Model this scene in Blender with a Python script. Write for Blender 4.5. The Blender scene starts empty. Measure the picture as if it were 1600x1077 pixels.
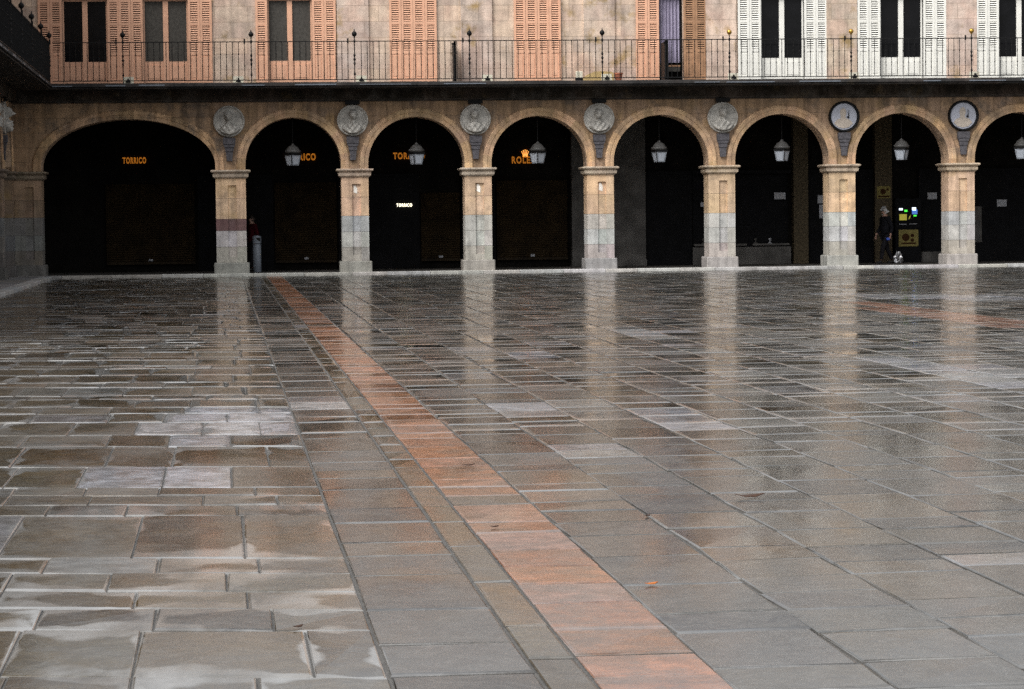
import bpy, math, random
from mathutils import Vector, Matrix
C = bpy.context.scene.collection
R_ = random.Random(7)
PI = math.pi

# ------------------------------------------------------------------ camera
YAW, PITCH, ROLL, DIST, FPX, EYE = .08931, -.04646, -.01108, 79.586, 4250.0, 1.6
PX0 = -1.03                                   # x of the first round-arch pier
BAY = 3.608
F_ = Vector((math.sin(YAW)*math.cos(PITCH), math.cos(YAW)*math.cos(PITCH), math.sin(PITCH)))
_r = Vector((math.cos(YAW), -math.sin(YAW), 0)); _u = _r.cross(F_)
RT = _r*math.cos(ROLL) + _u*math.sin(ROLL); UP = -_r*math.sin(ROLL) + _u*math.cos(ROLL)
EYEP = Vector((0, -DIST, EYE))
def ground(px, py, z=0.0):
    d = F_*FPX + RT*(px-800) + UP*(538.5-py)
    t = (z-EYE)/d.z
    return EYEP + d*t
cam_d = bpy.data.cameras.new('camera'); cam = bpy.data.objects.new('camera', cam_d); C.objects.link(cam)
cam_d.sensor_width = 36; cam_d.lens = 36*FPX/1600; cam_d.clip_end = 2000; cam_d.clip_start = .1
M = Matrix((RT, UP, -F_)).transposed().to_4x4(); M.translation = EYEP
cam.matrix_world = M
bpy.context.scene.camera = cam

# ------------------------------------------------------------------ materials
def new_mat(name):
    m = bpy.data.materials.new(name); m.use_nodes = True
    nt = m.node_tree; b = nt.nodes['Principled BSDF']
    return m, nt, b
def N(nt, typ, **kw):
    n = nt.nodes.new(typ)
    for k, v in kw.items(): setattr(n, k, v)
    return n
def ramp(nt, fac, stops):
    r = N(nt, 'ShaderNodeValToRGB'); el = r.color_ramp.elements
    while len(el) < len(stops): el.new(.5)
    for e, (p, c) in zip(el, stops):
        e.position = p; e.color = (c[0], c[1], c[2], 1) if isinstance(c, (tuple, list)) else (c, c, c, 1)
    nt.links.new(fac, r.inputs[0]); return r.outputs[0]
def mixc(nt, a, b, fac, blend='MIX'):
    n = N(nt, 'ShaderNodeMix', data_type='RGBA', blend_type=blend)
    for s, v in ((n.inputs[0], fac), (n.inputs[6], a), (n.inputs[7], b)):
        if hasattr(v, 'links'): nt.links.new(v, s)
        elif isinstance(v, (tuple, list)): s.default_value = (*v[:3], 1)
        else: s.default_value = v
    return n.outputs[2]
def math_(nt, op, a, b=None, clamp=False):
    n = N(nt, 'ShaderNodeMath', operation=op, use_clamp=clamp)
    for s, v in ((n.inputs[0], a), (n.inputs[1], b)):
        if v is None: continue
        if hasattr(v, 'links'): nt.links.new(v, s)
        else: s.default_value = v
    return n.outputs[0]
def noise(nt, vec, scale, detail=4, rough=.55, dist=0):
    n = N(nt, 'ShaderNodeTexNoise'); n.inputs['Scale'].default_value = scale
    n.inputs['Detail'].default_value = detail; n.inputs['Roughness'].default_value = rough
    n.inputs['Distortion'].default_value = dist
    nt.links.new(vec, n.inputs['Vector']); return n.outputs[0]
def bump(nt, h, strength, dist, b, base=None):
    n = N(nt, 'ShaderNodeBump'); n.inputs['Strength'].default_value = strength; n.inputs['Distance'].default_value = dist
    nt.links.new(h, n.inputs['Height'])
    if base is not None: nt.links.new(base, n.inputs['Normal'])
    if b is not None: nt.links.new(n.outputs[0], b.inputs['Normal'])
    return n.outputs[0]
def plain(name, col, rough=.6, var=.18, scale=9, spec=.4, metal=0.0, bmp=0.0):
    m, nt, b = new_mat(name)
    tc = N(nt, 'ShaderNodeTexCoord').outputs['Object']
    f = noise(nt, tc, scale, 5)
    lo = tuple(c*(1-var) for c in col); hi = tuple(min(1, c*(1+var)) for c in col)
    nt.links.new(ramp(nt, f, [(.3, lo), (.7, hi)]), b.inputs['Base Color'])
    b.inputs['Roughness'].default_value = rough; b.inputs['Specular IOR Level'].default_value = spec
    b.inputs['Metallic'].default_value = metal
    if bmp: bump(nt, noise(nt, tc, scale*6, 3), .5, bmp, b)
    return m
def emit(name, col, s):
    m, nt, b = new_mat(name)
    b.inputs['Base Color'].default_value = (*col, 1)
    b.inputs['Emission Color'].default_value = (*col, 1); b.inputs['Emission Strength'].default_value = s
    return m
def stone(name, blocks=None, warm=.5, patch=1.0, grime=0.35, rough=.85):
    """weathered masonry: colour comes from the blocks' own colour attribute, with iron and lichen patches"""
    m, nt, b = new_mat(name)
    geo = N(nt, 'ShaderNodeNewGeometry').outputs['Position']
    sp = N(nt, 'ShaderNodeSeparateXYZ'); nt.links.new(geo, sp.inputs[0])
    at = N(nt, 'ShaderNodeAttribute', attribute_name='col').outputs['Color']
    big = noise(nt, geo, .9, 5, .6); mid = noise(nt, geo, 3.2, 6, .65); fine = noise(nt, geo, 26, 4, .6)
    c = mixc(nt, at, (.60, .42, .34), math_(nt, 'MULTIPLY', ramp(nt, big, [(.45, 0.), (.62, 1.)]), .38*patch))
    n2 = N(nt, 'ShaderNodeVectorMath', operation='ADD'); nt.links.new(geo, n2.inputs[0]); n2.inputs[1].default_value = (31, 7, 3)
    ochre = noise(nt, n2.outputs[0], 1.5, 5, .62)
    c = mixc(nt, c, (.40, .27, .10), math_(nt, 'MULTIPLY', ramp(nt, ochre, [(.56, 0.), (.68, 1.)]), .55*patch))
    n3 = N(nt, 'ShaderNodeVectorMath', operation='ADD'); nt.links.new(geo, n3.inputs[0]); n3.inputs[1].default_value = (-11, 5, 43)
    grey = noise(nt, n3.outputs[0], 1.9, 6, .66)
    c = mixc(nt, c, (.13, .12, .11), math_(nt, 'MULTIPLY', ramp(nt, grey, [(.50, 0.), (.72, 1.)]), grime))
    c = mixc(nt, c, ramp(nt, mid, [(.25, .70), (.75, 1.22)]), 1.0, 'MULTIPLY')
    c = mixc(nt, c, ramp(nt, fine, [(.2, .80), (.8, 1.18)]), 1.0, 'MULTIPLY')
    mv = N(nt, 'ShaderNodeMapping'); mv.inputs['Scale'].default_value = (5, 5, .45); nt.links.new(geo, mv.inputs[0])
    strk = noise(nt, mv.outputs[0], 1.0, 5, .65)
    c = mixc(nt, c, ramp(nt, strk, [(.36, .62), (.56, 1.06)]), min(1, grime*1.6), 'MULTIPLY')
    h = fine
    if blocks:
        w, hh = blocks
        cmb = N(nt, 'ShaderNodeCombineXYZ')
        nt.links.new(math_(nt, 'ADD', sp.outputs[0], sp.outputs[1]), cmb.inputs[0]); nt.links.new(sp.outputs[2], cmb.inputs[1])
        br = N(nt, 'ShaderNodeTexBrick'); nt.links.new(cmb.outputs[0], br.inputs['Vector'])
        br.inputs['Scale'].default_value = 1; br.inputs['Brick Width'].default_value = w; br.inputs['Row Height'].default_value = hh
        br.inputs['Mortar Size'].default_value = .012; br.inputs['Mortar Smooth'].default_value = .3
        br.inputs['Color1'].default_value = (.80, .80, .84, 1); br.inputs['Color2'].default_value = (1.18, 1.12, 1.05, 1)
        br.inputs['Mortar'].default_value = (.55, .52, .48, 1)
        c = mixc(nt, c, br.outputs['Color'], .6, 'MULTIPLY')
    nt.links.new(c, b.inputs['Base Color'])
    b.inputs['Roughness'].default_value = rough; b.inputs['Specular IOR Level'].default_value = .25
    nb = bump(nt, mid, .35, .03, None); bump(nt, h, .5, .008, b, nb)
    return m

m_ashlar = stone('ashlar_stone', (.95, .46), patch=1.5, grime=.36)
m_spandrel = stone('spandrel_stone', (.8, .42), patch=.7, grime=.85)
m_stone = stone('carved_stone', None, patch=.75, grime=.45)
m_granite = stone('granite', None, patch=.10, grime=.35)
m_leftshade = stone('left_shade_stone', (.8, .42), patch=.2, grime=.95)  # shade of the left side put into the stone colour, with heavy grime
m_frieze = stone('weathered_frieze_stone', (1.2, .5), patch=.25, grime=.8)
m_peach = plain('peach_paint', (.74, .42, .275), .55, .10, 5)
m_peachb = plain('faded_brown_paint', (.36, .20, .11), .6, .22, 6)
m_white = plain('white_paint', (.80, .79, .73), .5, .05, 5)
m_iron = plain('black_iron', (.007, .007, .0075), .6, .3, 20, spec=.2)
m_gold = plain('gilded_ball', (.55, .33, .07), .35, .15, 20, metal=.8)
m_glass = plain('dark_window_glass', (.006, .006, .007), .08, .3, 3, spec=.18)
m_curt = plain('grey_curtain', (.075, .070, .062), .8, .25, 14, spec=.1)
m_lilac = plain('lilac_curtain', (.30, .27, .36), .9, .15, 4, spec=.1)
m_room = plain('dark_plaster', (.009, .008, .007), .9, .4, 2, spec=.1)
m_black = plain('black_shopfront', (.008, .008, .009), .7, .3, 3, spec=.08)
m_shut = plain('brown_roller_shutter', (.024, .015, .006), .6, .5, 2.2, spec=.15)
m_greyst = plain('grey_wall_stone', (.105, .10, .094), .9, .45, 1.8, spec=.1)
m_tile = plain('speckled_tile', (.085, .066, .040), .7, .6, 16, spec=.15)
m_paper = plain('white_paper', (.42, .43, .46), .8, .1, 12, spec=.1)
m_poster = plain('yellow_poster_paper', (.24, .20, .07), .7, .2, 9, spec=.1)
m_brown = plain('brown_ink', (.05, .022, .010), .8, .2, 9, spec=.05)
m_slate = plain('slate_grey_stone', (.11, .105, .115), .85, .30, 12, spec=.15, bmp=.01)
m_relief = plain('grey_carved_stone', (.50, .48, .44), .85, .32, 6, spec=.15, bmp=.012)
m_disc = plain('pale_blue_plaster', (.56, .58, .66), .8, .10, 5, spec=.1)
m_bust = plain('cream_plaster', (.62, .54, .46), .8, .12, 7, spec=.1)
m_lampglass = plain('milk_glass', (.46, .50, .56), .25, .06, 6, spec=.5)
m_lampcap = plain('lantern_metal', (.10, .098, .095), .45, .25, 14, spec=.4)
m_steel = plain('galvanised_steel', (.15, .17, .20), .5, .2, 9, spec=.5)
m_glow = emit('orange_glow', (1.0, .33, .03), .55)
m_glowhot = emit('warm_core_glow', (1.0, .55, .14), .75)
m_letter = plain('dark_letter_metal', (.03, .012, .004), .5, .1, 9)
m_wlit = emit('white_lit_letter', (1.0, .93, .70), 1.6)
m_led_w = emit('white_light', (.75, .85, 1.0), 1.4)
m_led_g = emit('green_light', (.06, .75, .05), 1.0)
m_led_b = emit('blue_light', (.10, .25, .8), .35)
m_scr = emit('yellow_screen', (.42, .38, .05), .35)
m_skin = plain('skin', (.42, .25, .19), .5, .08, 20)
m_hair = plain('white_hair', (.5, .5, .5), .8, .12, 40)
m_dhair = plain('dark_hair', (.03, .022, .018), .7, .2, 40)
m_coat = plain('black_coat', (.012, .012, .015), .9, .3, 9, spec=.1)
m_red = plain('dark_red_jacket', (.05, .004, .008), .8, .2, 9, spec=.1)
m_trou = plain('dark_trousers', (.016, .015, .018), .9, .3, 9, spec=.1)
m_shoe = plain('black_shoe', (.02, .02, .02), .5, .2, 9)
m_blue = plain('blue_cloth', (.06, .12, .55), .6, .1, 9)
m_silver = plain('silver_foil', (.35, .35, .36), .3, .5, 24, metal=.7)
m_tarp = plain('ochre_tarpaulin', (.50, .36, .16), .8, .15, 5)
m_terra = plain('terracotta', (.40, .14, .08), .8, .15, 8)
m_plast = plain('cream_plastic', (.72, .68, .55), .5, .05, 8)

# ------------------------------------------------------------------ mesh builder
class MB:
    def __init__(s): s.v = []; s.f = []; s.m = []; s.c = []; s.uv = []
    def face(s, idx, mat=0, col=(.5, .5, .5)): s.f.append(idx); s.m.append(mat); s.c.append(col)
    def quad(s, a, b, c, d, mat=0, col=(.5, .5, .5)):
        i = len(s.v); s.v += [tuple(a), tuple(b), tuple(c), tuple(d)]; s.face((i, i+1, i+2, i+3), mat, col)
    def box(s, x0, x1, y0, y1, z0, z1, mat=0, col=(.5, .5, .5), skip=''):
        i = len(s.v)
        s.v += [(x0,y0,z0),(x1,y0,z0),(x1,y1,z0),(x0,y1,z0),(x0,y0,z1),(x1,y0,z1),(x1,y1,z1),(x0,y1,z1)]
        for k, q in (('b',(3,2,1,0)),('t',(4,5,6,7)),('f',(0,1,5,4)),('k',(2,3,7,6)),('l',(3,0,4,7)),('r',(1,2,6,5))):
            if k not in skip: s.face(tuple(i+j for j in q), mat, col)
    def cbox(s, x0, x1, y0, y1, z0, z1, ch=.01, mat=0, col=(.5, .5, .5)):
        """box with chamfered front edges and top"""
        r0 = [(x0+ch,y0),(x1-ch,y0),(x1,y0+ch),(x1,y1),(x0,y1),(x0,y0+ch)]
        n = len(r0); i = len(s.v)
        cx, cy = (x0+x1)/2, (y0+y1)/2
        def ring(z, sh): return [(cx+(x-cx)*(1-sh/(max(.001,(x1-x0)/2))), cy+(y-cy)*(1-sh/(max(.001,(y1-y0)/2))), z) for x, y in r0]
        s.v += ring(z0, 0)+ring(z1-ch, 0)+ring(z1, ch)
        for k in range(2):
            for j in range(n): s.face((i+k*n+j, i+k*n+(j+1) % n, i+(k+1)*n+(j+1) % n, i+(k+1)*n+j), mat, col)
        s.face(tuple(i+2*n+j for j in range(n)), mat, col); s.face(tuple(i+n-1-j for j in range(n)), mat, col)
    def prism(s, poly, y0, y1, mat=0, col=(.5, .5, .5)):
        """polygon in x,z (counter-clockwise seen from -y), extruded in y"""
        n = len(poly); i = len(s.v)
        s.v += [(x, y0, z) for x, z in poly]+[(x, y1, z) for x, z in poly]
        s.face(tuple(range(i, i+n)), mat, col); s.face(tuple(range(i+2*n-1, i+n-1, -1)), mat, col)
        for j in range(n): s.face((i+j, i+n+j, i+n+(j+1) % n, i+(j+1) % n), mat, col)
    def lathe(s, prof, cx, cy, cz, n=16, axis='z', mat=0, col=(.5, .5, .5), rot=0):
        i = len(s.v)
        for r, h in prof:
            for k in range(n):
                a = 2*PI*k/n+rot; p, q = r*math.cos(a), r*math.sin(a)
                s.v.append((cx+p, cy+q, cz+h) if axis == 'z' else (cx+p, cy-h, cz+q))
        for j in range(len(prof)-1):
            for k in range(n):
                s.face((i+j*n+k, i+j*n+(k+1) % n, i+(j+1)*n+(k+1) % n, i+(j+1)*n+k), mat, col)
        s.face(tuple(i+n-1-k for k in range(n)), mat, col); L = i+(len(prof)-1)*n
        s.face(tuple(L+k for k in range(n)), mat, col)
    def rod(s, a, b, r, n=6, mat=0, col=(.5, .5, .5)):
        a, b = Vector(a), Vector(b); d = (b-a).normalized()
        e = d.orthogonal().normalized(); f = d.cross(e); i = len(s.v)
        for p in (a, b):
            for k in range(n):
                t = 2*PI*(k+.5)/n; s.v.append(tuple(p+e*r*math.cos(t)+f*r*math.sin(t)))
        for k in range(n): s.face((i+k, i+(k+1) % n, i+n+(k+1) % n, i+n+k), mat, col)
        s.face(tuple(i+n-1-k for k in range(n)), mat, col); s.face(tuple(i+n+k for k in range(n)), mat, col)
    def mesh(s, name, mats, smooth=False):
        me = bpy.data.meshes.new(name); me.from_pydata(s.v, [], s.f)
        for m in (mats if isinstance(mats, (list, tuple)) else [mats]): me.materials.append(m)
        me.polygons.foreach_set('material_index', s.m)
        if smooth: me.polygons.foreach_set('use_smooth', [True]*len(s.f))
        ca = me.color_attributes.new('col', 'FLOAT_COLOR', 'CORNER'); buf = []
        for f, c in zip(s.f, s.c): buf += [c[0], c[1], c[2], 1.0]*len(f)
        ca.data.foreach_set('color', buf)
        me.validate(); me.update(); return me
    def build(s, name, mats, parent=None, smooth=False, origin=None):
        if origin is not None: s.v = [(x-origin[0], y-origin[1], z-origin[2]) for x, y, z in s.v]
        o = bpy.data.objects.new(name, s.mesh(name, mats, smooth)); C.objects.link(o)
        if parent: o.parent = parent
        if origin is not None: o.location = origin
        return o
def tag(o, label=None, cat=None, group=None, kind=None):
    if label: o['label'] = label
    if cat: o['category'] = cat
    if group: o['group'] = group
    if kind: o['kind'] = kind
    return o
def thing(name, loc=(0, 0, 0), rz=0.0, **kw):
    o = bpy.data.objects.new(name, None); C.objects.link(o); o.location = loc; o.rotation_euler = (0, 0, rz)
    o.empty_display_size = .2
    return tag(o, **kw)
def dup(o, parent=None, loc=None):
    c = o.copy(); C.objects.link(c)
    if parent is not None: c.parent = parent
    if loc is not None: c.location = loc
    for ch in list(o.children): dup(ch, c)
    return c
def jit(col, a=.10):
    k = 1+R_.uniform(-a, a); return (col[0]*k*(1+R_.uniform(-.04, .04)), col[1]*k, col[2]*k*(1+R_.uniform(-.06, .06)))

TAN = (.72, .52, .36); GRAN = (.56, .55, .525); ASH = (.68, .545, .43); SPN = (.42, .285, .175); DRK = (.036, .029, .021)

# ------------------------------------------------------------------ facade pieces (local frame: wall along x, outside is -y)
SLAB = (.032, .031, .031)
ZF = .08               # arcade floor
CAPZ, SPR, TOPZ = 3.09, 3.22, 5.05
def arch_pts(x0, x1, rise, n=40):
    cx, hw = (x0+x1)/2, (x1-x0)/2
    p = [(x0, CAPZ)]
    for k in range(n+1):
        a = PI-PI*k/n; p.append((cx+hw*math.cos(a), SPR+rise*math.sin(a)))
    p.append((x1, CAPZ)); return p
def arcade_wall(parent, piers, arches, xa, xb, depth=.9, mat=None):
    mb = MB(); cur = xa
    for (x0, x1, rise) in arches:
        if x0 > cur: mb.box(cur, x0, 0, depth, CAPZ, TOPZ, 0, SPN, 'lr')
        pts = arch_pts(x0, x1, rise)
        for a, b in zip(pts[:-1], pts[1:]):
            if b[0]-a[0] > 1e-5:
                mb.quad((a[0],0,a[1]),(b[0],0,b[1]),(b[0],0,TOPZ),(a[0],0,TOPZ), 0, SPN)
                mb.quad((b[0],depth,b[1]),(a[0],depth,a[1]),(a[0],depth,TOPZ),(b[0],depth,TOPZ), 0, SPN)
            mb.quad((a[0],depth,a[1]),(b[0],depth,b[1]),(b[0],0,b[1]),(a[0],0,a[1]), 0, TAN)
        cur = x1
    if xb > cur: mb.box(cur, xb, 0, depth, CAPZ, TOPZ, 0, SPN)
    return mb.build('spandrel_wall', mat or m_spandrel, parent)
def archivolt(parent, x0, x1, rise, mat=None):
    mb = MB(); pts = arch_pts(x0, x1, rise, 44); n = len(pts)
    cx = (x0+x1)/2
    nor = []
    for k in range(n):
        a = pts[max(0, k-1)]; b = pts[min(n-1, k+1)]
        t = Vector((b[0]-a[0], b[1]-a[1])).normalized(); nor.append((-t.y, t.x))
    prof = [(.0, 0.01), (.0, .035), (.115, .035), (.125, .055), (.215, .06), (.25, .03), (.255, 0.0)]
    rows = [[(pts[k][0]+nor[k][0]*o, -h, pts[k][1]+nor[k][1]*o) for o, h in prof] for k in range(n)]
    cols = jit(TAN, .16)
    for k in range(n-1):
        if k % 3 == 0: cols = jit((.66, .44, .26), .24)
        for j in range(len(prof)-1): mb.quad(rows[k][j], rows[k+1][j], rows[k+1][j+1], rows[k][j+1], 0, cols)
    return mb.build('archivolt', mat or m_stone, parent)
def pier(parent, x, w=.87, depth=.9, red=False, white=False, gz=1.72, rec=True, shade=1.0):  # last factor darkens the stone colours to paint in the left side's shade
    x0, x1 = x-w/2, x+w/2
    mb = MB()
    courses = [(.39, .80), (.80, 1.25), (1.25, gz), (gz, 2.26), (2.26, 2.84)]
    if red: courses = [(.39, .85), (.85, 1.32), (1.32, 1.66), (1.66, 2.26), (2.26, 2.84)]
    rw, rx, rd = .125, x+.04, .055
    for i, (a, b) in enumerate(courses):
        g = i < 3
        col = jit(GRAN, .10) if g else jit((.78, .55, .36), .13)
        if i == 0: col = jit((.47, .44, .40), .08)
        if red and i == 2: col = (.20, .115, .115)
        mi = 0 if g else 1
        col = tuple(v*shade for v in col)
        z0, z1 = a+.004, b-.004
        mb.box(x0+.006, x1-.006, .008, depth, b-.006, b+.006, mi, (.16, .14, .12), 'tb')
        if not rec: mb.box(x0, x1, 0, depth, z0, z1, mi, col); continue
        ra, rb = max(z0, .56), min(z1, 2.64)
        # front with a sunk panel
        mb.quad((x0,0,z0),(rx-rw,0,z0),(rx-rw,0,z1),(x0,0,z1), mi, col)
        mb.quad((rx+rw,0,z0),(x1,0,z0),(x1,0,z1),(rx+rw,0,z1), mi, jit(col, .05))
        pc = jit(col, .05)
        if ra > z0: mb.quad((rx-rw,0,z0),(rx+rw,0,z0),(rx+rw,0,ra),(rx-rw,0,ra), mi, col); mb.quad((rx-rw,0,ra),(rx+rw,0,ra),(rx+rw,rd,ra),(rx-rw,rd,ra), mi, col)
        if rb < z1: mb.quad((rx-rw,0,rb),(rx+rw,0,rb),(rx+rw,0,z1),(rx-rw,0,z1), mi, col); mb.quad((rx-rw,rd,rb),(rx+rw,rd,rb),(rx+rw,0,rb),(rx-rw,0,rb), mi, col)
        mb.quad((rx-rw,rd,ra),(rx+rw,rd,ra),(rx+rw,rd,rb),(rx-rw,rd,rb), mi, pc)
        mb.quad((rx-rw,0,ra),(rx-rw,rd,ra),(rx-rw,rd,rb),(rx-rw,0,rb), mi, col)
        mb.quad((rx+rw,rd,ra),(rx+rw,0,ra),(rx+rw,0,rb),(rx+rw,rd,rb), mi, col)
        for xx in (x0, x1): mb.quad((xx,0,z0),(xx,depth,z0),(xx,depth,z1),(xx,0,z1), mi, col)
        mb.quad((x0,depth,z0),(x1,depth,z0),(x1,depth,z1),(x0,depth,z1), mi, col)
        if white and i == 4:
            mb.prism([(rx-.085, 2.40), (rx+.02, 2.36), (rx+.03, 2.50), (rx-.02, 2.60), (rx-.075, 2.60)], rd-.006, rd+.01, 1, (1.25, 1.2, 1.1))
    o = mb.build('pier', [m_granite, m_stone], parent)
    if red: o['label'] = 'pier with a band of dull red stone across its middle'
    p = MB(); p.cbox(x-w/2-.075, x+w/2+.075, -.075, depth+.06, ZF-.02, .39, .022, 0, jit((.36*shade, .35*shade, .33*shade), .1))
    p.build('plinth', m_granite, o)
    c = MB(); prof = [(2.84, .0), (2.85, .035), (2.875, .05), (2.885, .075), (2.965, .085), (2.975, .055), (3.0, .075), (3.02, .125), (3.045, .145), (3.075, .14), (3.09, .10)]
    cc = jit((.58*shade, .48*shade, .36*shade), .06)
    def ring(z, o): return [(x0-o,-o,z),(x1+o,-o,z),(x1+o,depth+o,z),(x0-o,depth+o,z)]
    for (za, oa), (zb, ob) in zip(prof[:-1], prof[1:]):
        A, B = ring(za, oa), ring(zb, ob)
        for k in range(4): c.quad(A[k], A[(k+1) % 4], B[(k+1) % 4], B[k], 0, cc)
    T = ring(*prof[-1]); c.quad(*T, 0, cc); c.quad(*reversed(ring(*prof[0])), 0, cc)
    c.build('capital', m_stone, o)
    return o
def medallion(parent, x, z, seed, painted=False):
    rr = random.Random(seed); r = .455
    mb = MB()
    if not painted:
        mb.lathe([(r, -.0), (r, .10), (r-.02, .125), (r-.045, .125), (r-.06, .085), (.40, .08)], x, 0, z, 48, 'y', 0)
        o = mb.build('medallion', m_relief, parent)
        # portrait relief as a height field
        hx, hz = rr.uniform(-.03, .03), rr.uniform(.10, .14); side = rr.choice((-1, 1))
        def H(u, w):
            h = 0
            d = ((u-hx)/.105)**2+((w-hz)/.145)**2
            h = max(h, .085*math.sqrt(max(0, 1-d)))
            d = ((u-hx)/.13)**2+((w-hz-.05)/.14)**2
            if w > hz+.02: h = max(h, .08*math.sqrt(max(0, 1-d)))
            if abs(u-hx) < .07 and -.12 < w < hz: h = max(h, .045*math.sqrt(max(0, 1-((u-hx)/.07)**2)))
            sh = -.05-.9*abs(u+.02*side)**1.5
            if w < sh: h = max(h, .075*min(1, (sh-w)/.05+.25)*max(.3, 1-(u/.42)**2))
            n = ((u-hx-.03*side)/.022)**2+((w-hz+.01)/.05)**2
            if n < 1: h += .03*(1-n)
            e = ((abs(u-hx)-.045)/.022)**2+((w-hz-.02)/.016)**2
            if e < 1: h -= .02*(1-e)
            h += .012*math.sin(u*38+seed)*math.sin(w*31+seed*2)*(1 if w < -.05 else .2)
            return h
        b = MB(); nr, na = 26, 64
        for i in range(nr+1):
            for k in range(na):
                q = .398*i/nr; a = 2*PI*k/na; u, w = q*math.cos(a), q*math.sin(a)
                b.v.append((x+u, -.082-2.8*H(u, w)*max(0, min(1, (.40-q)/.03)), z+w))
        for i in range(nr):
            for k in range(na):
                b.face((i*na+k, i*na+(k+1) % na, (i+1)*na+(k+1) % na, (i+1)*na+k))
        b.build('portrait_relief', m_relief, o, True)
        if seed == 2: o['label'] = 'stone medallion with a chipped right side'
    else:
        mb.lathe([(r+.005, 0), (r+.005, .13), (r-.015, .15), (r-.045, .145), (r-.062, .06), (.36, .05)], x, 0, z, 48, 'y', 0)
        o = mb.build('medallion', m_iron, parent)
        o['label'] = 'pale painted disc in a black ring with a short black pointer'
        d = MB(); d.lathe([(.388, 0.05), (.388, .07), (.375, .075)], x, 0, z, 48, 'y', 0); d.build('painted_disc', m_disc, o)
        b = MB(); pts = [(-.28, -.2), (-.16, -.315), (0, -.345), (.16, -.315), (.28, -.2), (.2, -.1), (.07, -.05), (.06, .02), (.09, .10), (.075, .2), (.0, .26), (-.085, .2), (-.1, .1), (-.08, .0), (-.09, -.05), (-.2, -.1)]
        b.prism([(x-.02+p, z+q) for p, q in pts], -.095, -.07); b.build('bust_silhouette', m_bust, o)
        k = MB(); k.prism([(x+.09, z-.05), (x+.15, z-.05), (x+.145, z+.0), (x+.135, z+.2), (x+.12, z+.0), (x+.085, z+.0)], -.12, -.097); k.build('pointer', m_iron, o)
    cb = MB()
    st = [(.185, .175, 3.83, 4.02, .15), (.175, .14, 3.74, 3.83, .13), (.13, .12, 3.62, 3.74, .11), (.105, .08, 3.34, 3.62, .09)]
    for wt, wb, za, zb, pr in st:
        cb.prism([(x-wb, za), (x+wb, za), (x+wt, zb-.0015), (x-wt, zb-.0015)], -pr, .0)
    ob = cb.build('corbel', m_slate, parent)
    if not painted and seed != 1:
        t = MB(); t.box(x-.21, x+.21, -.16, -.062, 4.952, 5.06); t.build('fixing_block', m_iron, parent)
    return o
def louver_leaf(mb, x0, x1, y, z0, z1, facing=-1):
    """one louvred shutter leaf, front at y"""
    w = x1-x0; st = min(.075, w*.2); t = .035
    mb.box(x0, x0+st, y, y+t, z0, z1); mb.box(x1-st, x1, y, y+t, z0, z1)
    rails = [(z0, z0+.10), (z0+.80, z0+.90), (z0+1.66, z0+1.74), (z1-.09, z1)]
    for a, b in rails: mb.box(x0+st, x1-st, y+.002, y+t-.002, a, b)
    mb.box(x0+st, x1-st, y+.016, y+t-.008, z0+.10, z0+.80)            # solid lower panel
    mb.box(x0+st+.03, x1-st-.03, y+.008, y+.017, z0+.15, z0+.75)
    for a, b in ((z0+.90, z0+1.66), (z0+1.74, z1-.09)):
        z = a+.02
        while z < b-.01:
            i = len(mb.v); xa, xb = x0+st, x1-st
            mb.v += [(xa,y+.004,z),(xb,y+.004,z),(xb,y+.028,z+.034),(xa,y+.028,z+.034),(xa,y+.010,z-.004),(xb,y+.010,z-.004),(xb,y+.034,z+.030),(xa,y+.034,z+.030)]
            for q in ((0,1,2,3),(7,6,5,4),(0,4,5,1),(3,2,6,7)): mb.face(tuple(i+j for j in q))
            z += .064
    mb.box(x0+st, x1-st, y+.0355, y+.039, z0+.90, z1-.09, 1)
WZ0, WZ1 = 5.595, 8.05
SH = .345
def shutter(parent, x, k, mat, y=-.05, n=2, lean=0.0):
    """n hinged leaves; x is the hinge on the wall, k the side it folds to"""
    mb = MB()
    for i in range(n):
        a, b = x+k*i*SH, x+k*(i+1)*SH-k*.006
        louver_leaf(mb, min(a, b), max(a, b), y-.012*i, WZ0+.02, WZ1-.02)
    o = mb.build('shutter', [mat, m_black], parent)
    return o
def glazed(parent, x, hw, paint, pane, y=.10):
    """pair of glazed doors with solid foot panels"""
    fr = MB()
    fr.box(x-hw, x-hw+.05, y, y+.07, WZ0, WZ1); fr.box(x+hw-.05, x+hw, y, y+.07, WZ0, WZ1); fr.box(x-hw+.05, x+hw-.05, y, y+.07, WZ1-.07, WZ1)
    fr.box(x-.075, x+.075, y-.012, y+.06, WZ0+.03, WZ1-.07)
    fr.build('door_frame', paint, parent)
    for a, b in ((x-hw+.05, x-.077), (x+.077, x+hw-.05)):
        p = MB(); p.box(a, b, y+.012, y+.05, WZ0+.03, 6.24); p.box(a+.05, b-.05, y+.004, y+.013, WZ0+.12, 6.16); p.box(a+.09, b-.09, y-.004, y+.005, WZ0+.16, 6.12)
        p.build('foot_panel', paint, parent)
        g = MB(); g.box(a, b, y+.03, y+.036, 6.24, WZ1-.07); g.build('pane', pane, parent)
def window(parent, x, hw=.65):
    """returns the reveal mesh object that carries frame, panes, shutters"""
    mb = MB()
    mb.box(x-hw-.02, x-hw, -.012, .3, WZ0, WZ1); mb.box(x+hw, x+hw+.02, -.012, .3, WZ0, WZ1)
    mb.box(x-hw-.02, x+hw+.02, -.02, .3, WZ1, WZ1+.04); mb.box(x-hw-.03, x+hw+.03, -.03, .12, WZ0-.038, WZ0)
    mb.box(x-hw, x+hw, .28, .3, WZ0, WZ1)
    return mb.build('window', m_room, parent)
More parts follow.
